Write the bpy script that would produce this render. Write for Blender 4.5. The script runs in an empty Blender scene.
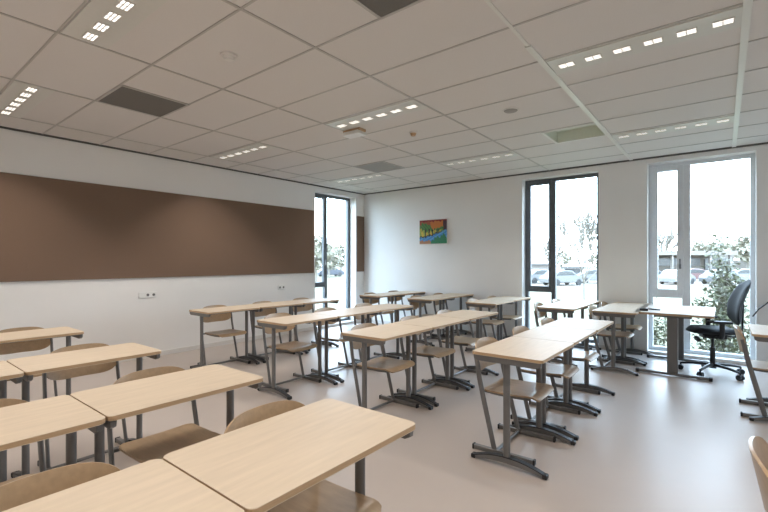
import bpy, bmesh, math, random
from mathutils import Vector, Matrix
PI = math.pi
SC = bpy.context.scene
COL = SC.collection

# ---------------------------------------------------------------- camera
YAW = math.atan2(339, 429)
FP = 429.0                       # focal length in pixels of the 768 px frame
HC = 1.378
cam_d = bpy.data.cameras.new('camera')
cam = bpy.data.objects.new('camera', cam_d)
COL.objects.link(cam)
cam.location = (0, 0, HC)
cam.rotation_euler = (PI / 2, 0, YAW)
cam_d.sensor_width = 36
cam_d.lens = FP / 768 * 36
cam_d.shift_y = 5 / 768
cam_d.clip_start = 0.05
cam_d.clip_end = 500
SC.camera = cam

# ---------------------------------------------------------------- world / exposure
SKY = 16.0
world = bpy.data.worlds.new('world')
SC.world = world
world.use_nodes = True
wn = world.node_tree
wn.nodes.clear()
wo = wn.nodes.new('ShaderNodeOutputWorld')
wb = wn.nodes.new('ShaderNodeBackground')
tc = wn.nodes.new('ShaderNodeTexCoord')
sx = wn.nodes.new('ShaderNodeSeparateXYZ')
rmp = wn.nodes.new('ShaderNodeValToRGB')
rmp.color_ramp.elements[0].position = 0.0
rmp.color_ramp.elements[0].color = (0.70, 0.85, 1.0, 1)
rmp.color_ramp.elements[1].position = 0.6
rmp.color_ramp.elements[1].color = (0.55, 0.75, 1.0, 1)
wn.links.new(tc.outputs['Generated'], sx.inputs[0])
wn.links.new(sx.outputs['Z'], rmp.inputs[0])
wn.links.new(rmp.outputs[0], wb.inputs['Color'])
wb.inputs['Strength'].default_value = SKY
wn.links.new(wb.outputs[0], wo.inputs[0])
vs = SC.view_settings
vs.view_transform = 'Standard'
vs.look = 'None'
vs.gamma = 1.0
vs.exposure = 0.0
vs.use_curve_mapping = False
SC.cycles.max_bounces = 10
SC.cycles.diffuse_bounces = 6
SC.cycles.transparent_max_bounces = 16
SC.cycles.caustics_reflective = False
SC.cycles.caustics_refractive = False
LAMP_W = 18.5                       # watts of one cell of a ceiling light
LAMP_COL = (1.0, 0.925, 0.85)


def portal(name, loc, rot, w, h):
    l = bpy.data.lights.new(name, 'AREA')
    l.shape = 'RECTANGLE'
    l.size, l.size_y = w, h
    l.cycles.is_portal = True
    o = bpy.data.objects.new(name, l)
    COL.objects.link(o)
    o.location = loc
    o.rotation_euler = rot
    return o


# ---------------------------------------------------------------- room numbers
XL, XR, YB, YF, HH = -6.43, 3.0, 7.40, -2.3, 2.907
WT = 0.34                          # outer wall thickness
WIN1 = (-2.76, -1.54, 0.05, 2.80)
WIN2 = (-0.88, 0.34, 0.05, 2.82)
WIN_ADDED = (1.00, 2.22, 0.05, 2.82)  # unseen opening, added at the same spacing to let more daylight in
WINL = (5.90, 7.13, 0.05, 2.79)
portal('daylight_portal_back', ((WIN1[0] + WIN1[1]) / 2, YB + .30, 1.43), (-PI / 2, 0, 0), 1.22, 2.75)
portal('daylight_portal_desk', ((WIN2[0] + WIN2[1]) / 2, YB + .30, 1.43), (-PI / 2, 0, 0), 1.22, 2.75)
portal('daylight_portal_right', ((WIN_ADDED[0] + WIN_ADDED[1]) / 2, YB + .30, 1.43), (-PI / 2, 0, 0), 1.22, 2.75)
portal('daylight_portal_left', (XL - .30, (WINL[0] + WINL[1]) / 2, 1.43), (0, -PI / 2, 0), 2.75, 1.10)


# ---------------------------------------------------------------- materials
def new_mat(name):
    m = bpy.data.materials.new(name)
    m.use_nodes = True
    nt = m.node_tree
    return m, nt, nt.nodes['Principled BSDF']


def mat(name, col, rough=0.5, metal=0.0, var=0.06, scale=30.0, bump=0.0, spec=0.5, stretch=None):
    """base colour gently varied by noise, optional bump"""
    m, nt, p = new_mat(name)
    p.inputs['Roughness'].default_value = rough
    p.inputs['Metallic'].default_value = metal
    p.inputs['Specular IOR Level'].default_value = spec
    t = nt.nodes.new('ShaderNodeTexCoord')
    mp = nt.nodes.new('ShaderNodeMapping')
    if stretch:
        mp.inputs['Scale'].default_value = stretch
    n = nt.nodes.new('ShaderNodeTexNoise')
    n.inputs['Scale'].default_value = scale
    n.inputs['Detail'].default_value = 3
    nt.links.new(t.outputs['Object'], mp.inputs[0])
    nt.links.new(mp.outputs[0], n.inputs['Vector'])
    r = nt.nodes.new('ShaderNodeValToRGB')
    r.color_ramp.elements[0].position = 0.3
    r.color_ramp.elements[1].position = 0.7
    r.color_ramp.elements[0].color = tuple(max(0, c * (1 - var)) for c in col) + (1,)
    r.color_ramp.elements[1].color = tuple(min(1, c * (1 + var)) for c in col) + (1,)
    nt.links.new(n.outputs['Fac'], r.inputs[0])
    nt.links.new(r.outputs[0], p.inputs['Base Color'])
    if bump:
        b = nt.nodes.new('ShaderNodeBump')
        b.inputs['Strength'].default_value = bump
        b.inputs['Distance'].default_value = 0.002
        nt.links.new(n.outputs['Fac'], b.inputs['Height'])
        nt.links.new(b.outputs[0], p.inputs['Normal'])
    return m


M = {}
M['wall'] = mat('wall_paint', (0.83, 0.825, 0.81), 0.75, var=0.012, scale=2.0)
M['ceil'] = mat('ceiling_tile', (0.70, 0.675, 0.65), 0.9, var=0.03, scale=260)
M['tbar'] = mat('ceiling_grid', (0.468, 0.4485, 0.4225), 0.35, var=0.01)
M['twide'] = mat('ceiling_grid_wide', (0.72, 0.72, 0.68), 0.3, var=0.01)
M['shadow'] = mat('shadow_gap_strip', (0.10, 0.095, 0.09), 0.6, var=0.02)  # dark colour stands for the shadow gap between ceiling and wall
M['floor'] = mat('linoleum', (0.45, 0.395, 0.36), 0.36, var=0.03, scale=1.6, spec=0.35)
M['base'] = mat('baseboard', (0.70, 0.68, 0.65), 0.5, var=0.01)
M['panel'] = mat('brown_felt', (0.20, 0.135, 0.098), 0.95, var=0.06, scale=320, bump=0.15, spec=0.1)
M['top'] = mat('maple_laminate', (0.62, 0.515, 0.395), 0.50, var=0.05, scale=5.0, stretch=(9, 1, 1), spec=0.28)
M['edge'] = mat('maple_edge', (0.504, 0.343, 0.203), 0.45, var=0.08, scale=8.0, stretch=(2, 2, 40))
M['ply'] = mat('plywood', (0.4371, 0.3082, 0.189), 0.32, var=0.08, scale=5.0, stretch=(2, 9, 9), spec=0.5)
M['steel'] = mat('grey_lacquer', (0.175, 0.172, 0.17), 0.36, metal=0.35, var=0.03, scale=15)
M['dkleg'] = mat('dark_lacquer', (0.085, 0.09, 0.105), 0.34, metal=0.3, var=0.03, scale=15)
M['rubber'] = mat('black_plastic', (0.014, 0.014, 0.016), 0.45, var=0.1)
M['anth'] = mat('anthracite_frame', (0.105, 0.12, 0.135), 0.4, var=0.03)
M['glareframe'] = mat('anthracite_frame_glare', (0.70, 0.73, 0.76), 0.4, var=0.02)  # lighter copy of the anthracite frame, window glare put into its colour
M['white'] = mat('white_plastic', (0.78, 0.78, 0.76), 0.4, var=0.01)
M['socket'] = mat('socket_hole', (0.12, 0.12, 0.12), 0.5, var=0.02)
M['vent'] = mat('vent_mesh', (0.16, 0.15, 0.135), 0.7, var=0.10, scale=400)
M['ventlt'] = mat('vent_grey', (0.34, 0.33, 0.31), 0.7, var=0.06, scale=400)
M['recess'] = mat('recess_metal', (0.68, 0.72, 0.63), 0.45, var=0.02)
M['lampan'] = mat('lamp_panel', (0.66, 0.66, 0.62), 0.4, var=0.01)
M['louver'] = mat('lamp_louver', (0.72, 0.70, 0.66), 0.35, var=0.01)
M['chairfab'] = mat('dark_upholstery', (0.0126, 0.0154, 0.021), 0.75, var=0.15, scale=200, bump=0.2)
M['chairpl'] = mat('chair_plastic', (0.016, 0.017, 0.02), 0.4, var=0.06)
M['desktop'] = mat('teacher_top', (0.63, 0.56, 0.48), 0.48, spec=0.3, var=0.03, scale=5, stretch=(1, 9, 1))
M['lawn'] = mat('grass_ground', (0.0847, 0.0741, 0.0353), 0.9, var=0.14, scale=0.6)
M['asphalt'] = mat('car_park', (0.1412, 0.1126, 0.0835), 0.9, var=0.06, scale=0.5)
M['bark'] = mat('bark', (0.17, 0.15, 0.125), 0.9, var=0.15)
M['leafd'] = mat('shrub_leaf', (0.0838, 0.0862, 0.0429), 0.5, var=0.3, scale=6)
M['leafm'] = mat('hazy_tree_leaf', (0.2019, 0.1835, 0.1338), 0.7, var=0.2, scale=1)  # lightened so the leaf colour carries the outdoor haze
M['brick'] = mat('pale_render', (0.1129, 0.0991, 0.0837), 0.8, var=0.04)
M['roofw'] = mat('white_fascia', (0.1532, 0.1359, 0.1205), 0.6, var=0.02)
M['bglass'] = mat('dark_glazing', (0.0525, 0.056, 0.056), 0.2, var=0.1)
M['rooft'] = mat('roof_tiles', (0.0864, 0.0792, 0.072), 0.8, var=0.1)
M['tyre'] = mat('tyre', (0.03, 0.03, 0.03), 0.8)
for nm, c in dict(silver=(.125,.125,.125), red=(.13,.07,.065), blue=(.05,.055,.075), white=(.16,.158,.155), black=(.04,.04,.042), grey=(.06,.062,.064)).items():
    M['car_' + nm] = mat('car_paint_' + nm, c, 0.3, var=0.02)


def glass_mat():
    m = bpy.data.materials.new('window_glass')
    m.use_nodes = True
    nt = m.node_tree
    nt.nodes.clear()
    o = nt.nodes.new('ShaderNodeOutputMaterial')
    mx = nt.nodes.new('ShaderNodeMixShader')
    tr = nt.nodes.new('ShaderNodeBsdfTransparent')
    tr.inputs[0].default_value = (0.96, 0.975, 0.97, 1)
    gl = nt.nodes.new('ShaderNodeBsdfGlossy')
    gl.inputs['Roughness'].default_value = 0.02
    lw = nt.nodes.new('ShaderNodeLayerWeight')          # same reflection from either side of the pane
    pw = nt.nodes.new('ShaderNodeMath'); pw.operation = 'POWER'; pw.inputs[1].default_value = 5.0
    ma = nt.nodes.new('ShaderNodeMath'); ma.operation = 'MULTIPLY_ADD'
    ma.inputs[1].default_value = 0.9; ma.inputs[2].default_value = 0.04
    lw.inputs['Blend'].default_value = 0.5
    nt.links.new(lw.outputs['Facing'], pw.inputs[0])
    nt.links.new(pw.outputs[0], ma.inputs[0])
    nt.links.new(ma.outputs[0], mx.inputs[0])
    nt.links.new(tr.outputs[0], mx.inputs[1])
    nt.links.new(gl.outputs[0], mx.inputs[2])
    nt.links.new(mx.outputs[0], o.inputs[0])
    return m


M['glass'] = glass_mat()


def emit_mat(name, col, s):
    m, nt, p = new_mat(name)
    p.inputs['Base Color'].default_value = (0.8, 0.8, 0.8, 1)
    p.inputs['Emission Color'].default_value = col + (1,)
    p.inputs['Emission Strength'].default_value = s
    return m


M['glowdim'] = emit_mat('lamp_glow_dimmed', (1.0, 0.95, 0.87), 1.35)
M['glow'] = emit_mat('lamp_glow', (1.0, 0.95, 0.87), 1.7)


# ---------------------------------------------------------------- mesh helpers
def tag(o, label=None, cat=None, group=None, kind=None):
    if label: o['label'] = label
    if cat: o['category'] = cat
    if group: o['group'] = group
    if kind: o['kind'] = kind
    return o


def link_mesh(name, me, parent=None):
    o = bpy.data.objects.new(name, me)
    COL.objects.link(o)
    if parent: o.parent = parent
    return o


def empty(name, loc, rz=0.0):
    o = bpy.data.objects.new(name, None)
    COL.objects.link(o)
    o.empty_display_size = 0.1
    o.location = loc
    o.rotation_euler = (0, 0, rz)
    return o


class MB:
    def __init__(s):
        s.bm = bmesh.new()

    def mesh(s, name, mats, smooth=False):
        bmesh.ops.recalc_face_normals(s.bm, faces=s.bm.faces[:])
        me = bpy.data.meshes.new(name)
        s.bm.to_mesh(me)
        s.bm.free()
        if not isinstance(mats, (list, tuple)): mats = [mats]
        for m in mats: me.materials.append(m)
        if smooth:
            me.polygons.foreach_set('use_smooth', [True] * len(me.polygons))
            try:
                me.set_sharp_from_angle(angle=math.radians(38))
            except Exception:
                pass
        return me

    def build(s, name, mats, parent=None, smooth=False):
        return link_mesh(name, s.mesh(name, mats, smooth), parent)

    def box(s, x0, x1, y0, y1, z0, z1, bev=0.0, seg=2, mi=0):
        c = [s.bm.verts.new((x, y, z)) for x in (x0, x1) for y in (y0, y1) for z in (z0, z1)]
        f = []
        for q in ((0, 1, 3, 2), (4, 6, 7, 5), (0, 4, 5, 1), (2, 3, 7, 6), (0, 2, 6, 4), (1, 5, 7, 3)):
            fc = s.bm.faces.new([c[i] for i in q])
            fc.material_index = mi
            f.append(fc)
        if bev:
            ed = list({e for fc in f for e in fc.edges})
            bmesh.ops.bevel(s.bm, geom=ed, offset=bev, segments=seg, affect='EDGES', profile=0.5)
        return s

    def prism(s, poly, axis, a, b, bev=0.0, mi=0, side_mi=None):
        """poly: 2D points, extruded along axis ('x','y','z') from a to b"""
        def P(p, t):
            if axis == 'z': return (p[0], p[1], t)
            if axis == 'y': return (p[0], t, p[1])
            return (t, p[0], p[1])
        lo = [s.bm.verts.new(P(p, a)) for p in poly]
        hi = [s.bm.verts.new(P(p, b)) for p in poly]
        n = len(poly)
        f1 = s.bm.faces.new(lo)
        f2 = s.bm.faces.new(hi)
        f1.material_index = f2.material_index = mi
        for i in range(n):
            f = s.bm.faces.new((lo[i], lo[(i + 1) % n], hi[(i + 1) % n], hi[i]))
            f.material_index = mi if side_mi is None else side_mi
        if bev:
            ed = list(set(f1.edges) | set(f2.edges))
            bmesh.ops.bevel(s.bm, geom=ed, offset=bev, segments=1, affect='EDGES')
        return s

    def tube(s, pts, rx, ry=None, seg=12, ref=(0, 1, 0), cap=True, taper=None):
        """oval tube through pts; rx across the ref direction, ry along it"""
        ry = rx if ry is None else ry
        pts = [Vector(p) for p in pts]
        rings = []
        for i, p in enumerate(pts):
            if i == 0: d = pts[1] - p
            elif i == len(pts) - 1: d = p - pts[i - 1]
            else: d = (pts[i + 1] - p).normalized() + (p - pts[i - 1]).normalized()
            d.normalize()
            r = Vector(ref)
            u = r - d * r.dot(d)
            if u.length < 1e-4: u = d.orthogonal()
            u.normalize()
            v = d.cross(u)
            k = 1.0 if taper is None else taper[i]
            rings.append([s.bm.verts.new(p + u * (ry * k * math.cos(2 * PI * j / seg)) + v * (rx * k * math.sin(2 * PI * j / seg))) for j in range(seg)])
        for a, b in zip(rings, rings[1:]):
            for j in range(seg):
                s.bm.faces.new((a[j], a[(j + 1) % seg], b[(j + 1) % seg], b[j]))
        if cap:
            s.bm.faces.new(rings[0][::-1])
            s.bm.faces.new(rings[-1])
        return s

    def cyl(s, p0, p1, r, seg=20, r2=None):
        return s.tube([p0, p1], r, seg=seg, ref=(0.3, 0.9, 0.2), taper=(1.0, 1.0 if r2 is None else r2 / r))

    def shell(s, fn, nu, nv, th):
        """thick sheet over (u,v) in [0,1]^2; fn gives a point"""
        g = [[Vector(fn(i / nu, j / nv)) for j in range(nv + 1)] for i in range(nu + 1)]
        def nrm(i, j):
            a = g[min(i + 1, nu)][j] - g[max(i - 1, 0)][j]
            b = g[i][min(j + 1, nv)] - g[i][max(j - 1, 0)]
            n = a.cross(b)
            return n.normalized() if n.length > 1e-9 else Vector((0, 0, 1))
        A = [[s.bm.verts.new(g[i][j] + nrm(i, j) * th / 2) for j in range(nv + 1)] for i in range(nu + 1)]
        B = [[s.bm.verts.new(g[i][j] - nrm(i, j) * th / 2) for j in range(nv + 1)] for i in range(nu + 1)]
        for i in range(nu):
            for j in range(nv):
                s.bm.faces.new((A[i][j], A[i + 1][j], A[i + 1][j + 1], A[i][j + 1]))
                s.bm.faces.new((B[i][j], B[i][j + 1], B[i + 1][j + 1], B[i + 1][j]))
        for i in range(nu):
            s.bm.faces.new((A[i][0], B[i][0], B[i + 1][0], A[i + 1][0]))
            s.bm.faces.new((A[i][nv], A[i + 1][nv], B[i + 1][nv], B[i][nv]))
        for j in range(nv):
            s.bm.faces.new((A[0][j], A[0][j + 1], B[0][j + 1], B[0][j]))
            s.bm.faces.new((A[nu][j], B[nu][j], B[nu][j + 1], A[nu][j + 1]))
        return s


def rrect(x0, x1, y0, y1, r, n=6):
    out = []
    for cx, cy, a0 in ((x1 - r, y1 - r, 0), (x0 + r, y1 - r, 90), (x0 + r, y0 + r, 180), (x1 - r, y0 + r, 270)):
        for k in range(n + 1):
            a = math.radians(a0 + 90 * k / n)
            out.append((cx + r * math.cos(a), cy + r * math.sin(a)))
    return out


def at(u, d, z=0.0):
    """world point seen in column u of the photograph at depth d"""
    fx, fy, rx, ry = -math.sin(YAW), math.cos(YAW), math.cos(YAW), math.sin(YAW)
    k = (u - 384) / FP * d
    return (d * fx + k * rx, d * fy + k * ry, z)


# ---------------------------------------------------------------- room shell
def struct(o):
    return tag(o, kind='structure')


b = MB()
b.box(XL - WT, XR + .2, YF - .2, YB + WT, -0.2, 0)
struct(b.build('floor', M['floor']))

# ceiling with one open cell
RX0, RX1, RY0, RY1 = -1.685, -1.10, 5.17, 5.74
b = MB()
zc, zt = HH, HH + 0.3
b.box(XL - WT, RX0, YF - .2, YB + WT, zc, zt)
b.box(RX1, XR + .2, YF - .2, YB + WT, zc, zt)
b.box(RX0, RX1, YF - .2, RY0, zc, zt)
b.box(RX0, RX1, RY1, YB + WT, zc, zt)
struct(b.build('ceiling', M['ceil']))
XLINES = [-5.89, -4.69, -3.49, -2.29, 1.315, 2.515]
XWIDE = [-1.085, 0.115]
YL0, YP = 2.71, 0.605
YLINES = [YL0 + YP * k for k in range(-8, 8) if YF < YL0 + YP * k < YB - .1]
b = MB()
for x in XLINES:
    b.box(x - .010, x + .010, YF, YB, HH - .006, HH + .001)
for y in YLINES:
    b.box(XL, XR, y - .008, y + .008, HH - .005, HH + .001)
struct(b.build('trim_1', M['tbar']))
b = MB()
for x in XWIDE:
    b.box(x - .012, x + .012, YF, 3.02, HH - .006, HH + .001)
    b.box(x - .022, x + .022, 3.02, YB, HH - .012, HH + .001)
struct(b.build('trim_2', M['twide']))
b = MB()
b.box(XL, XL + .018, YF, YB, HH - .022, HH)
b.box(XL, XR, YB - .018, YB, HH - .022, HH)
struct(b.build('trim_3', M['shadow']))


def wall_with_openings(name, along, a0, a1, face, out, openings):
    """wall boxes around openings; along 'x' or 'y', face = inner plane, out = outer plane"""
    b = MB()
    lo, hi = min(face, out), max(face, out)
    def bx(p0, p1, z0, z1):
        if along == 'x': b.box(p0, p1, lo, hi, z0, z1)
        else: b.box(lo, hi, p0, p1, z0, z1)
    c = a0
    for (s, e, z0, z1) in sorted(openings):
        bx(c, s, 0, HH)
        if z0 > 0: bx(s, e, 0, z0)
        bx(s, e, z1, HH)
        c = e
    bx(c, a1, 0, HH)
    return struct(b.build(name, M['wall']))


wall_with_openings('wall_left', 'y', YF - .2, YB + WT, XL, XL - WT, [WINL])
wall_with_openings('wall_back', 'x', XL, XR + .2, YB, YB + WT, [WIN1, WIN2, WIN_ADDED])
wall_with_openings('wall_right', 'y', YF - .2, YB, XR, XR + .2, [])
wall_with_openings('wall_front', 'x', XL, XR, YF, YF - .2, [])

b = MB()
b.box(XL, XL + .012, YF, WINL[0], 0, .065)
b.box(XL, XL + .012, WINL[1], YB, 0, .065)
struct(b.build('baseboard_left', M['base']))
b = MB()
for x0, x1 in ((XL, WIN1[0]), (WIN1[1], WIN2[0]), (WIN2[1], WIN_ADDED[0]), (WIN_ADDED[1], XR)):
    b.box(x0, x1, YB - .012, YB, 0, .065)
struct(b.build('baseboard_back', M['base']))


def window(name, axis, a0, a1, z0, z1, plane, sgn, mull, tr, fmat, mw=.034, s=.055):
    """axis 'x': frame in an x-z plane at y=plane.. ; 'y': in a y-z plane. sgn points outdoors.
    left sash from a0 to mull over the transom tr, fixed glass elsewhere"""
    root = empty(name, (0, 0, 0))
    struct(root)
    def bx(b, p0, p1, q0, q1, d0=0.0, d1=0.07, bev=0.004):
        lo, hi = sorted((plane + sgn * d0, plane + sgn * d1))
        if axis == 'x': b.box(p0, p1, lo, hi, q0, q1, bev)
        else: b.box(lo, hi, p0, p1, q0, q1, bev)
    f = 0.055
    b = MB()
    bx(b, a0, a0 + f, z0, z1); bx(b, a1 - f, a1, z0, z1)
    bx(b, a0 + f, a1 - f, z1 - f, z1); bx(b, a0 + f, a1 - f, z0, z0 + f)
    bx(b, mull - mw, mull + mw, z0 + f, z1 - f)
    bx(b, a0 + f, mull - mw, tr - .03, tr + .03)
    b.build('window_frame', fmat, root)
    b = MB()
    x0, x1, q0, q1 = a0 + f - .012, mull - mw + .012, tr + .02, z1 - f + .012
    bx(b, x0, x0 + s, q0, q1, -.012, .05); bx(b, x1 - s, x1, q0, q1, -.012, .05)
    bx(b, x0 + s, x1 - s, q1 - s, q1, -.012, .05); bx(b, x0 + s, x1 - s, q0, q0 + s, -.012, .05)
    sash = b.build('sash', fmat, root)
    b = MB()
    hx, hz = x1 - s / 2, 1.30
    bx(b, hx - .014, hx + .014, hz - .035, hz + .035, -.022, -.012, .002)
    bx(b, hx - .009, hx + .009, hz - .02, hz + .11, -.045, -.030, .003)
    bx(b, hx - .008, hx + .008, hz - .02, hz + .005, -.032, -.020, .002)
    b.build('window_handle', M['anth'] if fmat is M['glareframe'] else M['steel'], sash)
    b = MB()
    bx(b, x0 + s - .004, x1 - s + .004, q0 + s - .004, q1 - s + .004, .028, .034, 0)
    b.build('pane', M['glass'], sash)
    b = MB()
    bx(b, mull + mw - .004, a1 - f + .004, z0 + f - .004, z1 - f + .004, .033, .039, 0)
    b.build('pane', M['glass'], root)
    b = MB()
    bx(b, a0 + f - .004, mull - mw + .004, z0 + f - .004, tr - .026, .033, .039, 0)
    b.build('pane', M['glass'], root)
    return root


window('window_1', 'y', *WINL, XL - .19, -1, WINL[0] + .49, 0.86, M['anth'])
window('window_2', 'x', *WIN1, YB + .15, 1, -2.275, 0.87, M['anth'])
window('window_3', 'x', *WIN2, YB + .15, 1, -0.415, 0.87, M['glareframe'], .048, .075)
window('window_4_added', 'x', *WIN_ADDED, YB + .15, 1, 1.465, 0.87, M['glareframe'], .048, .075)  # added window out of view, brings extra daylight to the right side

# ---------------------------------------------------------------- things on the walls
b = MB(); b.box(XL + .001, XL + .023, -1.6, 5.86, 1.14, 2.385, .003, 1)
tag(b.build('pinboard', M['panel']), 'long brown felt pinboard running along the left white wall', 'pinboard')
b = MB(); b.box(XL + .001, XL + .023, 7.15, 7.385, 1.14, 2.385, .003, 1)
tag(b.build('pinboard', M['panel']), 'narrow brown felt pinboard strip between the left window and the corner', 'pinboard')


def socket_plate(y0, y1, z, holes, label):
    root = empty('wall_socket', (XL, (y0 + y1) / 2, z))
    w = (y1 - y0) / 2
    b = MB(); b.box(0, .012, -w, w, -.042, .042, .004)
    b.build('cover_plate', M['white'], root)
    for h in holes:
        b = MB(); b.cyl((.0105, h, 0), (.0135, h, 0), .019, 16)
        b.build('socket_insert', M['socket'], root)
    tag(root, label, 'socket')


socket_plate(2.585, 2.825, 0.895, (0.0, 0.08), 'white triple wall socket left of the desks, below the long pinboard')
socket_plate(4.985, 5.145, 0.89, (-0.04, 0.04), 'small white double wall socket near the left window')

# painting
def paint_col(u, v):
    """u left to right, v bottom to top"""
    bank = 0.30 + 0.34 * u ** 1.6
    wob = 0.02 * math.sin(u * 23) + 0.02 * math.sin(u * 51 + v * 17)
    if v > 0.93 + wob: return (0.22, 0.015, 0.012)
    for tx, tw in ((0.22, .022), (0.37, .022), (0.48, .018), (0.57, .014), (0.65, .012), (0.71, .010)):
        if abs(u - tx + wob * .3) < tw and bank - .06 < v < 0.62 + wob: return (0.02, 0.012, 0.01)
    crown = 0.78 - 0.30 * max(0, u - .3) + wob
    if 0.08 < u < 0.88 and 0.54 - 0.06 * math.sin(u * 30) < v < crown + .1 * math.sin(u * 9):
        return (0.03, 0.14 + wob, 0.03) if math.sin(u * 60 + v * 40) > -.3 else (0.10, 0.20, 0.03)
    if u > 0.86 and v > 0.55 + wob: return (0.05, 0.015, 0.02)
    if v > 0.62 + wob:
        return (0.50, 0.15, 0.02) if u > .42 + wob * 4 else ((0.30, 0.07, 0.02) if v > .8 else (0.10, 0.16, 0.03))
    if v > bank + wob:
        return (0.58, 0.42, 0.05) if math.sin(u * 40 + v * 8) > -.2 else (0.25, 0.34, 0.06)
    if v > bank - .05 + wob: return (0.03, 0.03, 0.025)
    if v < 0.13 + wob and u < .42: return (0.42, 0.20, 0.10)
    if v < 0.36 - 0.5 * abs(u - .85) + wob * 2 and u > .38: return (0.03, 0.20, 0.09)
    return (0.05, 0.22, 0.52) if math.sin(u * 33 - v * 50) > -.4 else (0.13, 0.36, 0.55)


pic = empty('painting', (-4.57, YB - .0165, 1.965))
b = MB(); b.box(-.33, .33, -.0145, .0165, -.25, .25, .002, 1)
b.build('canvas', M['white'], pic)
NX, NZ = 66, 50
bm = bmesh.new()
lay = bm.loops.layers.float_color.new('paint')
vv = [[bm.verts.new((-.32 + .64 * i / NX, -.0155, -.24 + .48 * j / NZ)) for j in range(NZ + 1)] for i in range(NX + 1)]
for i in range(NX):
    for j in range(NZ):
        f = bm.faces.new((vv[i][j], vv[i + 1][j], vv[i + 1][j + 1], vv[i][j + 1]))
        c = paint_col((i + .5) / NX, (j + .5) / NZ)
        for l in f.loops: l[lay] = (c[0], c[1], c[2], 1)
me = bpy.data.meshes.new('painted_surface'); bm.to_mesh(me); bm.free()
pm, nt, p = new_mat('paint_colours')
an = nt.nodes.new('ShaderNodeVertexColor'); an.layer_name = 'paint'
nt.links.new(an.outputs[0], p.inputs['Base Color'])
p.inputs['Roughness'].default_value = 0.6
me.materials.append(pm)
link_mesh('painted_surface', me, pic)
tag(pic, 'small bright landscape painting with trees and river on the back wall', 'painting')

# ---------------------------------------------------------------- ceiling fittings
def ceiling_light(x0, y0, label, dim=1.0, group='strip lights set in the ceiling'):
    """panel 1.2 x 0.3 with six louvred cells"""
    root = empty('ceiling_light', (x0 + .6, y0 + .15, HH))
    b = MB(); b.box(-.585, .585, -.14, .14, -.010, .002, .002, 1)
    b.build('light_panel', M['lampan'], root)
    for k in range(6):
        cx = -.475 + .19 * k
        cy = .0
        b = MB(); b.box(cx - .055, cx + .055, cy - .034, cy + .034, -.0125, -.0095)
        cell = b.build('light_cell', M['glow'] if dim > .4 else M['glowdim'], root)
        b = MB()
        for q in (-.034, -.0115, .0115, .034):
            b.box(cx - .057, cx + .057, cy + q - .0035, cy + q + .0035, -.0145, -.010)
        for q in (-.055, 0.0, .055):
            b.box(cx + q - .003, cx + q + .003, cy - .036, cy + .036, -.0145, -.010)
        b.build('louver', M['louver'], cell)
        l = bpy.data.lights.new('cell_light', 'SPOT')
        l.energy = LAMP_W * dim; l.color = LAMP_COL
        l.spot_size = math.radians(112); l.spot_blend = 0.32
        l.shadow_soft_size = 0.03
        lo = bpy.data.objects.new('cell_light', l); COL.objects.link(lo)
        lo.parent = root; lo.location = (cx, cy, -.022)
    tag(root, label, 'ceiling light', group)
    return root


for x0, y0, lab in (
        (-5.88, .895, 'ceiling strip light at the far left edge, above the brown pinboard'),
        (-3.48, .895, 'ceiling strip light at the top left with bright double cells'),
        (-1.075, .895, 'ceiling strip light over the foreground desks'),
        (-5.88, 3.33, 'ceiling strip light near the left wall, above the middle of the pinboard'),
        (-3.48, 3.33, 'ceiling strip light beside the small white emergency light'),
        (-1.075, 3.33, 'large ceiling strip light at the upper right'),
        (-5.88, 5.77, 'faint ceiling strip light in the corner above the left window'),
        (-3.48, 5.77, 'ceiling strip light in front of the painting on the back wall'),
        (-1.075, 5.77, 'ceiling strip light just in front of the right-hand window'),
        (1.33, 3.33, 'ceiling strip light right of the frame'),
        (1.33, .895, 'ceiling strip light right behind the camera'),
        (-5.88, -1.545, 'ceiling strip light by the left wall behind the camera'),
        (-3.48, -1.545, 'ceiling strip light behind the camera, second from the left'),
        (-1.075, -1.545, 'ceiling strip light behind the camera, third from the left')):
    # the rows by the windows are dimmed by daylight control
    ceiling_light(x0, y0, lab, (.25 if y0 > 5 else 1.0) * (.6 if x0 > -2 and y0 > 3 else 1.0))


def vent(x0, x1, y0, y1, m, label):
    root = empty('ceiling_vent', ((x0 + x1) / 2, (y0 + y1) / 2, HH))
    hx, hy = (x1 - x0) / 2, (y1 - y0) / 2
    b = MB(); b.box(-hx, hx, -hy, hy, -.006, .001)
    b.build('grille', m, root)
    b = MB()
    for s in (-1, 1):
        b.box(s * hx - .010, s * hx + .010, -hy, hy, -.010, .001)
        b.box(-hx, hx, s * hy - .010, s * hy + .010, -.010, .001)
    b.build('grille_frame', M['tbar'], root)
    tag(root, label, 'vent')


vent(-4.68, -4.09, 1.505, 2.10, M['vent'], 'dark square ceiling vent above the brown pinboard at upper left')
vent(-1.685, -1.095, 1.505, 2.10, M['vent'], 'dark square ceiling vent cut off by the top edge of the picture')
vent(-4.68, -4.09, 5.135, 5.73, M['ventlt'], 'grey square ceiling vent near the left window corner')

rc = empty('ceiling_recess', ((RX0 + RX1) / 2, (RY0 + RY1) / 2, HH))
hx, hy = (RX1 - RX0) / 2, (RY1 - RY0) / 2
b = MB()
b.box(-hx, -hx + .012, -hy, hy, 0, .13); b.box(hx - .012, hx, -hy, hy, 0, .13)
b.box(-hx + .012, hx - .012, -hy, -hy + .012, 0, .13); b.box(-hx + .012, hx - .012, hy - .012, hy, 0, .13)
b.box(-hx, hx, -hy, hy, .13, .145)
b.build('duct_box', M['recess'], rc)
b = MB()
for s in (-1, 1):
    b.box(s * hx - .014, s * hx + .014, -hy - .014, hy + .014, -.010, 0)
    b.box(-hx - .014, hx + .014, s * hy - .014, s * hy + .014, -.0095, 0)
b.build('rim', M['twide'], rc)
tag(rc, 'open square recess with greenish metal sides in the ceiling near the windows', 'recess')


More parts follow.
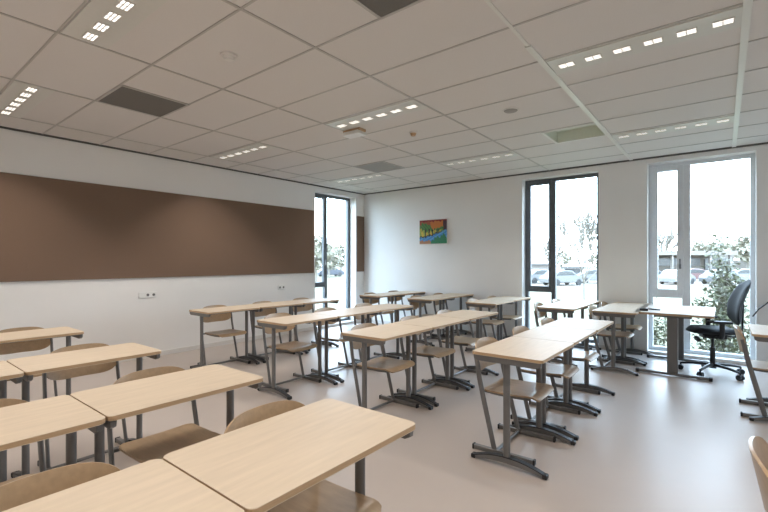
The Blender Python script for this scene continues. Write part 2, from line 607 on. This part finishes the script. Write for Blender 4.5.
def disc_fitting(name, x, y, parts, label, cat):
    root = empty(name, (x, y, HH))
    for nm, r, r2, za, zb, m in parts:
        b = MB(); b.cyl((0, 0, -za), (0, 0, -zb), r, 28, r2)
        b.build(nm, m, root, True)
    tag(root, label, cat)


disc_fitting('smoke_detector', -2.88, 1.785, (('base', .062, .058, 0, .014, M['ceil']), ('sensor_head', .042, .030, .014, .036, M['louver'])), 'round cream smoke detector on the ceiling at upper left', 'smoke detector')
disc_fitting('ceiling_speaker', -1.685, 4.20, (('rim', .080, .076, 0, .010, M['louver']), ('speaker_grille', .068, .060, .010, .016, M['ventlt'])), 'round grey ceiling speaker left of the wide white ceiling rail', 'speaker')
disc_fitting('smoke_detector', -2.885, 4.21, (('base', .050, .046, 0, .014, M['ceil']), ('sensor_head', .036, .026, .014, .045, M['edge'])), 'small smoke detector on the ceiling right of the white emergency light', 'smoke detector')

em = empty('emergency_light', (-3.38, 3.72, HH), math.radians(2))
b = MB(); b.box(-.125, .125, -.06, .06, -.028, 0, .004)
b.build('housing', M['edge'], em)
b = MB(); b.prism([(-.125, -.066), (.125, -.066), (.105, -.026), (-.105, -.026)][::-1], 'y', -.072, .072, .004)
b.build('diffuser', M['white'], em)
tag(em, 'small white box emergency light hanging under the ceiling', 'emergency light')

# ---------------------------------------------------------------- school desks
DW, DL, DT = 0.49, 0.745, 0.755
def desk_meshes():
    R = {}
    hx, hy = DW / 2, DL / 2
    b = MB(); b.prism(rrect(-hx, hx, -hy, hy, .026), 'z', DT - .021, DT, .002, 0, 1)
    R['tabletop'] = b.mesh('tabletop', [M['top'], M['edge']])
    prof = [(-hx + .012, DT - .021), (-hx + .016, DT - .050), (-hx + .040, DT - .062), (hx - .040, DT - .062), (hx - .016, DT - .050), (hx - .012, DT - .021)]
    b = MB(); b.prism(prof, 'y', -.012, .012, .002)
    R['end_rail'] = b.mesh('end_rail', M['steel'])
    b = MB(); b.box(-.038, .022, -hy + .06, hy - .06, DT - .058, DT - .021, .003, 1)
    R['crossbeam'] = b.mesh('crossbeam', M['steel'])
    b = MB(); b.tube([(-.008, 0, .050), (-.008, 0, DT - .055)], .0235, .019, 20, ref=(0, 1, 0))
    R['leg'] = b.mesh('leg', M['steel'], True)
    n = 14
    top, bot = [], []
    for i in range(n + 1):
        x = -.238 + .476 * i / n
        t = x / .246
        top.append((x, .022 + .044 * (1 - t * t)))
        bot.append((x, .004 + .026 * max(0, 1 - t * t)))
    b = MB(); b.prism(bot + top[::-1], 'y', -.019, .019, .004)
    R['foot'] = b.mesh('foot', M['steel'])
    b = MB(); b.prism([(p[0], p[1] - .001) for p in top] + [(p[0], p[1] + .005) for p in top[::-1]], 'y', -.0195, .0195)
    R['foot_cover'] = b.mesh('foot_cover', M['rubber'])
    for nm, x0, x1 in (('rear', -.262, -.230), ('front', .230, .262)):
        b = MB(); b.box(x0, x1, -.023, .023, 0, .030, .007, 2)
        R['cap_' + nm] = b.mesh('rubber_cap', M['rubber'])
    return R


DM = desk_meshes()
def make_desk(x, y, label, group, rz=0.0):
    root = empty('school_desk', (x, y, 0), rz)
    link_mesh('tabletop', DM['tabletop'], root)
    link_mesh('crossbeam', DM['crossbeam'], root)
    hy = DL / 2
    for s in (-1, 1):
        o = link_mesh('end_rail', DM['end_rail'], root); o.location.y = s * (hy - .022)
        o = link_mesh('leg', DM['leg'], root); o.location.y = s * (hy - .050)
        f = link_mesh('foot', DM['foot'], root); f.location.y = s * (hy - .050)
        link_mesh('foot_cover', DM['foot_cover'], f)
        link_mesh('rubber_cap', DM['cap_rear'], f)
        link_mesh('rubber_cap', DM['cap_front'], f)
    tag(root, label, 'desk', group)
    return root


# ---------------------------------------------------------------- school chairs
def chair_meshes():
    R = {}
    def seat(u, v):
        x = -.108 + .408 * u
        w = .200
        if u > .91:
            q = (u - .91) / .09
            w = .200 - .035 * (1 - math.sqrt(max(0, 1 - q * q)))
        if u < .12:
            q = (.12 - u) / .12
            w = .200 - .035 * (1 - math.sqrt(max(0, 1 - q * q)))
        yy = (2 * v - 1)
        z = .426 + .004 * yy * yy - .005 * math.sin(PI * min(1, u * 1.15))
        z += .008 * min(u, .85) / .85
        if u > .85:
            q = (u - .85) / .15
            z -= .024 * q * q
        return (x, yy * w, z)
    b = MB(); b.shell(seat, 22, 14, .011)
    R['seat'] = b.mesh('seat', M['ply'], True)
    def back(u, v):
        yy = (2 * u - 1)
        hh = .110 * (1 - abs(yy) ** 4.2) ** 0.5 if abs(yy) < 1 else 0.0
        hh = max(hh, .036)
        z = .652 + .010 * (1 - yy * yy) + (2 * v - 1) * hh
        x = -.175 - .20 * (z - .652) - .050 * (1 - yy * yy) + .045
        return (x, yy * .230, z)
    b = MB(); b.shell(back, 26, 10, .010)
    R['backrest'] = b.mesh('backrest', M['ply'], True)
    for s in (-1, 1):
        pts = [(.002, s * .235, .030), (-.030, s * .232, .16), (-.080, s * .228, .36), (-.118, s * .224, .52), (-.134, s * .222, .62), (-.146, s * .220, .68)]
        b = MB(); b.tube(pts, .019, .011, 14, ref=(0, 1, 0))
        R['leg%d' % s] = b.mesh('leg', M['steel'], True)
    b = MB(); b.box(-.155, .285, -.0155, .0155, .002, .034, .003, 1)
    R['skid'] = b.mesh('skid', M['steel'])
    b = MB(); b.box(-.163, -.148, -.018, .018, 0, .037, .003, 1)
    R['capr'] = b.mesh('end_cap', M['rubber'])
    b = MB(); b.box(.278, .293, -.018, .018, 0, .037, .003, 1)
    R['capf'] = b.mesh('end_cap', M['rubber'])
    b = MB(); b.tube([(.01, -.222, .020), (.01, .222, .020)], .011, .013, 10, ref=(1, 0, 0))
    R['crossbar'] = b.mesh('crossbar', M['steel'], True)
    b = MB(); b.tube([(-.105, 0, .418), (.0, 0, .412), (.14, 0, .412), (.24, 0, .418)], .012, .009, 10, ref=(0, 1, 0))
    R['support'] = b.mesh('seat_support', M['steel'], True)
    b = MB(); b.tube([(-.098, -.226, .416), (-.098, .226, .416)], .010, .010, 10, ref=(1, 0, 0))
    R['seat_bar'] = b.mesh('seat_bar', M['steel'], True)
    return R


CM = chair_meshes()
def make_chair(x, y, label, group, rz=0.0):
    root = empty('school_chair', (x, y, 0), rz)
    link_mesh('seat', CM['seat'], root)
    link_mesh('backrest', CM['backrest'], root)
    link_mesh('crossbar', CM['crossbar'], root)
    link_mesh('seat_bar', CM['seat_bar'], root)
    for s in (-1, 1):
        link_mesh('leg', CM['leg%d' % s], root)
        k = link_mesh('skid', CM['skid'], root); k.location.y = s * .235
        link_mesh('end_cap', CM['capr'], k); link_mesh('end_cap', CM['capf'], k)
        o = link_mesh('seat_support', CM['support'], root); o.location.y = s * .17
    tag(root, label, 'chair', group)
    return root


PITCH = 0.752
ORD = ['first', 'second', 'third']
rng = random.Random(4)
def desk_row(cx, y_first, n, sign, row, block, where, chair_dx=None, chair_dy=.045):
    """sign +1: desks counted away from the camera"""
    for k in range(n):
        cy = y_first + sign * k * PITCH
        make_desk(cx + rng.uniform(-.004, .004), cy,
                  'light wood school desk, %s %s, %s, %s' % (ORD[k], where, row, block), 'school desks in rows')
        dx = chair_dx[k] if chair_dx else rng.uniform(-.012, .012)
        make_chair(cx - .155 + dx, cy + chair_dy + rng.uniform(-.015, .015),
                   'plywood school chair at the %s desk %s, %s, %s' % (ORD[k], where, row, block), 'school chairs at the desks',
                   rng.uniform(-.02, .02))


RW = ['row by left wall', 'second row from left wall', 'third row from left wall', 'rightmost row']
# foreground block, counted from its far end
desk_row(-4.66, 0.96, 1, -1, RW[0], 'foreground block', 'from aisle')
desk_row(-3.30, 1.015, 2, -1, RW[1], 'foreground block', 'from aisle')
desk_row(-2.165, 1.035, 2, -1, RW[2], 'foreground block', 'from aisle')
desk_row(-1.165, 1.005, 2, -1, RW[3], 'foreground block', 'from aisle', chair_dy=.085)
# middle block, counted from its near end
desk_row(-5.11, 3.12, 3, 1, RW[0], 'middle block', 'from aisle')
desk_row(-3.63, 3.09, 3, 1, RW[1], 'middle block', 'from aisle', chair_dx=(-.085, -.075, -.08))
desk_row(-2.375, 3.07, 3, 1, RW[2], 'middle block', 'from aisle')
desk_row(-1.13, 3.085, 3, 1, RW[3], 'middle block', 'from aisle')
# back block against the window wall
BK = [(-4.975, 'back pair nearest the left window'), (-3.905, 'back pair under the painting'), (-2.825, 'back pair left of dark window'),
      (-1.745, 'back pair before dark window'), (-1.055, 'back pair beside teacher desk')]
for cx, row in BK:
    for k in (0, 1):
        cy = 6.235 + k * PITCH
        pos = ('near', 'far')[k]
        make_desk(cx, cy, 'light wood school desk, %s one of the %s' % (pos, row), 'school desks in rows')
        make_chair(cx - .155 - (.03 if cx == -1.745 and k == 0 else 0), cy + .03, 'plywood school chair at the %s desk of the %s' % (pos, row), 'school chairs at the desks', rng.uniform(-.03, .03))
# right edge
make_desk(.44, 5.20, 'light wood school desk cut off by the right edge, beside the office chair', 'school desks in rows')
make_chair(.285, 5.20, 'plywood school chair at right edge, its leg in front of the office chair', 'school chairs at the desks')
make_desk(.46, 1.88, 'light wood school desk just outside the right edge, near the camera', 'school desks in rows')
make_chair(.275, 1.86, 'plywood school chair cut off in the lower right corner of the picture', 'school chairs at the desks')

# ---------------------------------------------------------------- teacher desk
td = empty('teacher_desk', (-.475, 6.68, 0))
b = MB(); b.prism(rrect(-.40, .40, -.60, .60, .015), 'z', .728, .755, .002, 0, 1)
b.build('tabletop', [M['desktop'], M['edge']], td)
for s in (-1, 1):
    b = MB(); b.box(-.055, .055, s * .50 - .035, s * .50 + .035, .04, .70, .006, 2)
    b.build('leg', M['steel'], td)
    b = MB(); b.box(-.36, .36, s * .50 - .028, s * .50 + .028, .008, .040, .006, 1)
    f = b.build('foot', M['steel'], td)
    for q in (-1, 1):
        b = MB(); b.box(q * .365 - .018, q * .365 + .018, s * .50 - .031, s * .50 + .031, 0, .042, .004, 1)
        b.build('rubber_cap', M['rubber'], f)
    b = MB(); b.box(-.19, .19, s * .50 - .03, s * .50 + .03, .70, .728, .004, 1)
    b.build('top_bracket', M['steel'], td)
b = MB(); b.box(-.03, .03, -.46, .46, .66, .70, .003, 1)
b.build('crossbeam', M['steel'], td)
tag(td, 'wide teacher desk on two broad grey columns in front of the light window', 'desk')

b = MB()
b.box(-.045, .045, -.022, .022, 0, .030, .006)
o = b.build('board_eraser', M['rubber']); o.location = (-.78, 6.24, .755); o.rotation_euler = (0, 0, .3)
tag(o, 'small black board eraser on the left front of the teacher desk', 'eraser')
mk = empty('marker_pen', (-.70, 6.42, .7635), -.35)
b = MB(); b.cyl((-.07, 0, 0), (.045, 0, 0), .0085, 14); b.build('barrel', M['rubber'], mk, True)
b = MB(); b.cyl((.045, 0, 0), (.085, 0, 0), .0085, 14, .007); b.build('pen_cap', M['anth'], mk, True)
tag(mk, 'black marker pen lying on the teacher desk behind the eraser', 'pen')

# ---------------------------------------------------------------- office chair
def office_chair(x, y, rz):
    root = empty('office_chair', (x, y, 0), rz)          # faces local -x
    b = MB(); b.cyl((0, 0, .065), (0, 0, .125), .036, 20, .030)
    hub = b.build('base_hub', M['chairpl'], root, True)
    for k in range(5):
        a = math.radians(20 + 72 * k)
        c, s = math.cos(a), math.sin(a)
        b = MB(); b.tube([(c * .02, s * .02, .105), (c * .18, s * .18, .098), (c * .30, s * .30, .078)], .022, .018, 10, ref=(0, 0, 1), taper=(1.1, .9, .65))
        b.build('base_leg', M['chairpl'], root, True)
        b = MB()
        px, py = c * .30, s * .30
        for q in (-1, 1):
            ox, oy = -s * .017 * q, c * .017 * q
            b.cyl((px + ox - s * .009 * q, py + oy + c * .009 * q, .029), (px + ox + s * .009 * q, py + oy - c * .009 * q, .029), .029, 18)
        b.cyl((px, py, .03), (px, py, .08), .009, 10)
        b.build('castor', M['rubber'], root, True)
    b = MB(); b.cyl((0, 0, .12), (0, 0, .30), .026, 18); b.cyl((0, 0, .29), (0, 0, .425), .015, 16)
    b.build('gas_lift', M['chairpl'], root, True)
    b = MB(); b.box(-.11, .12, -.075, .075, .405, .455, .012, 2)
    mech = b.build('mechanism', M['chairpl'], root)
    b = MB(); b.tube([(-.10, -.07, .43), (-.12, -.17, .425), (-.13, -.22, .42)], .009, seg=10)
    b.build('lever', M['chairpl'], mech, True)
    b = MB(); b.tube([(-.16, -.02, .40), (-.15, -.09, .385)], .024, seg=14); b.build('knob', M['chairpl'], mech, True)
    # seat cushion: rounded slab with waterfall front
    def srf(k):
        def fn(u, v):
            X, Y = 2 * u - 1, 2 * v - 1
            r = math.hypot(X, Y)
            # square to squircle
            X2 = X * math.sqrt(max(0, 1 - Y * Y / 2.6)); Y2 = Y * math.sqrt(max(0, 1 - X * X / 2.6))
            e = max(abs(X), abs(Y))
            edge = (1 - e ** 6)
            z = .490 + (.034 if k else -.034) * edge - .030 * max(0, -X - .5) ** 2 * 4 * .5 + .012 * Y * Y
            return (X2 * .245 - .005, Y2 * .24, z)
        return fn
    b = MB()
    n = 18
    g = [[[b.bm.verts.new(srf(k)(i / n, j / n)) for j in range(n + 1)] for i in range(n + 1)] for k in (0, 1)]
    for k in (0, 1):
        for i in range(n):
            for j in range(n):
                b.bm.faces.new((g[k][i][j], g[k][i + 1][j], g[k][i + 1][j + 1], g[k][i][j + 1]))
    bmesh.ops.remove_doubles(b.bm, verts=b.bm.verts[:], dist=.0008)
    b.build('seat', M['chairfab'], root, True)
    # backrest cushion, tall and rounded, leaning back
    def bk(k):
        def fn(u, v):
            Y, Z = 2 * u - 1, 2 * v - 1
            Y2 = Y * math.sqrt(max(0, 1 - Z * Z / 2.4)); Z2 = Z * math.sqrt(max(0, 1 - Y * Y / 2.4))
            e = max(abs(Y), abs(Z))
            edge = 1 - e ** 5
            z = .815 + Z2 * .255
            x = .215 + .085 * (Z2 * .5 + .5) ** 1.4 * 1.3 + .022 * (1 - Z2) * 0 - .045 * Y2 * Y2 + (-.032 if k else .026) * edge - .018 * math.cos(Z2 * 2.2)
            w = .215 - .02 * Z2
            return (x, Y2 * w, z)
        return fn
    b = MB()
    g = [[[b.bm.verts.new(bk(k)(i / n, j / n)) for j in range(n + 1)] for i in range(n + 1)] for k in (0, 1)]
    for k in (0, 1):
        for i in range(n):
            for j in range(n):
                b.bm.faces.new((g[k][i][j], g[k][i + 1][j], g[k][i + 1][j + 1], g[k][i][j + 1]))
    bmesh.ops.remove_doubles(b.bm, verts=b.bm.verts[:], dist=.0008)
    b.build('backrest', M['chairfab'], root, True)
    b = MB(); b.tube([(.10, 0, .43), (.20, 0, .43), (.265, 0, .50), (.270, 0, .64), (.275, 0, .80)], .010, .032, 12, ref=(0, 1, 0))
    b.build('back_stay', M['chairpl'], root, True)
    for s in (-1, 1):
        arm = MB()
        arm.tube([(.02, s * .10, .43), (.02, s * .245, .435), (.02, s * .275, .48), (.02, s * .275, .602)], .024, .010, 12, ref=(0, 1, 0))
        am = arm.build('armrest', M['chairpl'], root, True)
        b = MB(); b.box(-.12, .11, s * .275 - .038, s * .275 + .038, .602, .628, .012, 3)
        b.build('arm_pad', M['chairpl'], am)
    tag(root, 'black office swivel chair on castors behind the teacher desk', 'office chair')
    return root


office_chair(-.10, 6.62, math.radians(14)).scale = (1.08, 1.08, 1.08)

# cable on the right
b = MB()
pts = []
P = [(.30, 7.30, .66), (.36, 7.31, .76), (.46, 7.32, .86), (.62, 7.33, .98), (.85, 7.36, 1.08), (1.1, 7.388, 1.14)]
b.tube(P, .0085, seg=8, ref=(0, 0, 1))
tag(b.build('power_cable', M['rubber'], None, True), 'thin black cable hanging along the back wall beside the light window', 'cable')

# ---------------------------------------------------------------- outdoors
GZ = -1.0
b = MB(); b.box(-150, 120, -60, 200, GZ - .3, GZ)
struct(b.build('ground', M['lawn']))


def quad_strip(name, pts, z, m):
    b = MB()
    b.prism([(p[0], p[1]) for p in pts], 'z', GZ - .05, z)
    return struct(b.build(name, m))


quad_strip('ground_car_park', [at(500, 38), at(900, 38), at(900, 64), at(500, 64)], GZ + .02, M['asphalt'])

def leaf_cloud(b, pts, size, rg, aspect=.5):
    for p in pts:
        d = Vector((rg.gauss(0, 1), rg.gauss(0, 1), rg.gauss(0, .8))).normalized()
        e = d.orthogonal().normalized()
        e.rotate(Matrix.Rotation(rg.uniform(0, 6.28), 3, d))
        s = size * rg.uniform(.6, 1.3)
        c = Vector(p)
        n = d.cross(e) * s * .12
        v = [b.bm.verts.new(q) for q in (c - d * s, c + e * s * aspect + n, c + d * s, c - e * s * aspect + n)]
        b.bm.faces.new(v)


def shrub(x, y, h, w, n, seed, label):
    rg = random.Random(seed)
    root = empty('shrub', (x, y, GZ))
    b = MB(); f = MB()
    pts = []
    for k in range(9):
        a = rg.uniform(0, 6.28); r = w * rg.uniform(.15, 1.0)
        tip = Vector((math.cos(a) * r, math.sin(a) * r * .7, h * (rg.uniform(.55, .85) if k else 1.0)))
        if k == 0: tip.x = tip.y = 0
        base = Vector((tip.x * .15, tip.y * .15, 0))
        mid = base.lerp(tip, .5) + Vector((tip.x * .15, tip.y * .15, .05))
        b.tube([base, mid, tip], .012, seg=6, ref=(1, .2, 0), taper=(1, .7, .3))
        for _ in range(n // 9):
            t = rg.uniform(.12, 1.0)
            c = base.lerp(mid, t * 2) if t < .5 else mid.lerp(tip, t * 2 - 1)
            sp = .20 * (1.15 - t)+.03
            pts.append(c + Vector((rg.gauss(0, sp), rg.gauss(0, sp), rg.gauss(0, .09))))
    pts = [p for p in pts if p.z > .03]
    leaf_cloud(f, pts, .045, rg, .45)
    f.build('foliage', M['leafd'], root)
    b.build('stem', M['bark'], root, True)
    tag(root, label, 'shrub')


shrub(-.06, 9.3, 2.80, .58, 3400, 1, 'tall leafy shrub with a pointed top outside the right-hand window')
shrub(-1.15, 10.1, 1.75, .38, 900, 2, 'low leafy shrub outside the left part of the light window')
shrub(.62, 10.4, 1.95, .38, 1000, 3, 'leafy shrub outside, behind the back of the office chair')


def bare_tree(u, d, h, seed, label, spread=.9, depth=6):
    rg = random.Random(seed)
    p = at(u, d, GZ)
    root = empty('bare_tree', p)
    tb, cb = MB(), MB()
    th = h * .30
    tb.tube([(0, 0, 0), (0, 0, th)], h * .014, seg=8, ref=(1, 0, 0), taper=(1.2, .8))
    def grow(p0, dr, L, r, lev):
        p1 = p0 + dr * L
        cb.tube([p0, p1], r, seg=4, ref=(.3, .8, .1), cap=False, taper=(1, .65))
        if lev == 0: return
        for q in range(2):
            v = (dr + Vector((rg.uniform(-1, 1), rg.uniform(-1, 1), rg.uniform(-.35, .75))) * .48 * spread).normalized()
            grow(p0.lerp(p1, rg.uniform(.6, 1) if q else 1), v, L * rg.uniform(.70, .88), max(r * .62, .034 * d / 24), lev - 1)
    for k in range(7):
        a = k * 2.4 + rg.uniform(-.3, .3)
        q = (.25 + .9 * (k % 4) / 3) * spread
        grow(Vector((0, 0, th * rg.uniform(.8, 1))), Vector((math.cos(a) * q, math.sin(a) * q, 1)).normalized(), h * .27, h * .010, depth - 1)
    tb.build('trunk', M['bark'], root, True)
    cb.build('branches', M['bark'], root)
    tag(root, label, 'tree', 'bare trees outdoors')


bare_tree(584, 24, 4.5, 5, 'bare spreading tree on the lawn outside the dark-framed window', 1.0, 6)
bare_tree(664, 95, 8.5, 6, 'bare tree far outside the left pane of the light window', .9, 5)
bare_tree(549, 66, 5.0, 7, 'small bare tree outside behind the white house', .9, 5)


def leafy_tree(u, d, h, w, seed, label):
    rg = random.Random(seed)
    root = empty('background_tree', at(u, d, GZ))
    b = MB(); b.tube([(0, 0, 0), (0, 0, h * .5)], h * .03, seg=8, ref=(1, 0, 0)); b.build('trunk', M['bark'], root, True)
    f = MB(); pts = []
    for _ in range(420):
        v = Vector((rg.gauss(0, 1), rg.gauss(0, 1), rg.gauss(0, 1))).normalized() * rg.uniform(.4, 1)
        pts.append((v.x * w, v.y * w, h * .60 + v.z * h * .38))
    leaf_cloud(f, pts, h * .07, rg, .6)
    f.build('foliage', M['leafm'], root)
    tag(root, label, 'tree', 'distant trees outdoors')


leafy_tree(700, 92, 7.4, 3.6, 11, 'distant hazy tree above the canopy roof, left of the shrub tip')
leafy_tree(722, 100, 7.8, 3.2, 12, 'distant hazy tree above the canopy roof, right of the shrub tip')
leafy_tree(748, 80, 7.6, 2.8, 13, 'distant round tree at the right edge of the light window')
leafy_tree(562, 92, 4.4, 2.6, 14, 'distant low tree behind the dark shed')
leafy_tree(597, 95, 4.4, 2.5, 15, 'distant low tree at the right of the dark-framed window')
leafy_tree(316, 48, 5.4, 2.0, 16, 'pale tree outside the narrow left sash of the left window')
leafy_tree(329, 62, 4.6, 1.8, 17, 'pale tree outside the middle of the left window')
leafy_tree(341, 75, 5.4, 2.0, 18, 'pale tree outside the right part of the left window')

# long building with a canopy
def block_at(b, u0, u1, d0, d1, z0, z1, bev=0):
    """box whose front runs between two photo columns, along the back-wall direction"""
    p0 = at(u0, d0); p1 = at(u1, d0)
    c = Vector(((p0[0] + p1[0]) / 2, (p0[1] + p1[1]) / 2, 0))
    dx = Vector((p1[0] - p0[0], p1[1] - p0[1], 0)); L = dx.length; dx.normalize()
    dy = Vector((-dx.y, dx.x, 0))
    poly = [c - dx * L / 2, c + dx * L / 2, c + dx * L / 2 + dy * (d1 - d0), c - dx * L / 2 + dy * (d1 - d0)]
    b.prism([(p.x, p.y) for p in poly], 'z', z0, z1)


bd = empty('canopy_building', (0, 0, 0))
b = MB(); block_at(b, 642, 738, 66, 80, 2.30, 2.95); b.build('roof', M['roofw'], bd)
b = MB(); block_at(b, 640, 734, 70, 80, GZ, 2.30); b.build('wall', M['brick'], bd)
b = MB(); block_at(b, 645, 700, 69.8, 70, .6, 1.8); b.build('window_band', M['bglass'], bd)
b = MB(); block_at(b, 705, 730, 69.8, 70, .0, 1.8); b.build('window_band', M['bglass'], bd)
for u in (673, 711, 731):
    b = MB(); block_at(b, u - .8, u + .8, 66.2, 66.6, GZ, 2.30); b.build('column', M['roofw'], bd)
tag(bd, 'long low building with white canopy roof outside the light window', 'building')
b = MB(); block_at(b, 747, 790, 84, 88, GZ, 1.5)
tag(b.build('low_building', M['brick']), 'low pale building beside the canopy building, at the right window edge', 'building')

hs = empty('white_house', (0, 0, 0))
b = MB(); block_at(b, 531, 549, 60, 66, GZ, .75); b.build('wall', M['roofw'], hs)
b = MB(); block_at(b, 530, 550, 59.7, 66.3, .75, 1.05); b.build('roof', M['rooft'], hs)
for u in (537, 541.5):
    b = MB(); block_at(b, u - 1.1, u + 1.1, 59.93, 60, -.7, .2); b.build('window', M['bglass'], hs)
tag(hs, 'white house outside the left sash of the dark-framed window', 'house')
sh = empty('garden_shed', (0, 0, 0))
b = MB(); block_at(b, 574, 582, 56, 59, GZ, .35); b.build('wall', M['car_grey'], sh)
b = MB(); block_at(b, 573, 586, 55.6, 59.4, .35, .65); b.build('roof', M['rooft'], sh)
tag(sh, 'dark shed outside, left of the bare spreading tree', 'shed')


def car(u, d, paint, rz, label):
    root = empty('parked_car', at(u, d, GZ + .02), rz)
    prof = [(-2.05, .28), (-2.08, .62), (-1.95, .86), (-1.55, .93), (-1.05, 1.38), (-.35, 1.47), (.45, 1.42), (1.05, .98), (1.85, .82), (2.08, .60), (2.05, .28)]
    b = MB(); b.prism(prof, 'y', -.84, .84, .05)
    b.build('body', M['car_' + paint], root)
    for s in (-1, 1):
        b = MB(); b.prism([(-1.42, .95), (-1.0, 1.32), (-.35, 1.40), (.42, 1.35), (.92, .98)], 'y', s * .835, s * .848); b.build('side_window', M['bglass'], root)
        for xx in (-1.28, 1.30):
            b = MB(); b.cyl((xx, s * .70, .30), (xx, s * .86, .30), .31, 18); b.build('wheel', M['tyre'], root)
    tag(root, label, 'car', 'cars parked outdoors')


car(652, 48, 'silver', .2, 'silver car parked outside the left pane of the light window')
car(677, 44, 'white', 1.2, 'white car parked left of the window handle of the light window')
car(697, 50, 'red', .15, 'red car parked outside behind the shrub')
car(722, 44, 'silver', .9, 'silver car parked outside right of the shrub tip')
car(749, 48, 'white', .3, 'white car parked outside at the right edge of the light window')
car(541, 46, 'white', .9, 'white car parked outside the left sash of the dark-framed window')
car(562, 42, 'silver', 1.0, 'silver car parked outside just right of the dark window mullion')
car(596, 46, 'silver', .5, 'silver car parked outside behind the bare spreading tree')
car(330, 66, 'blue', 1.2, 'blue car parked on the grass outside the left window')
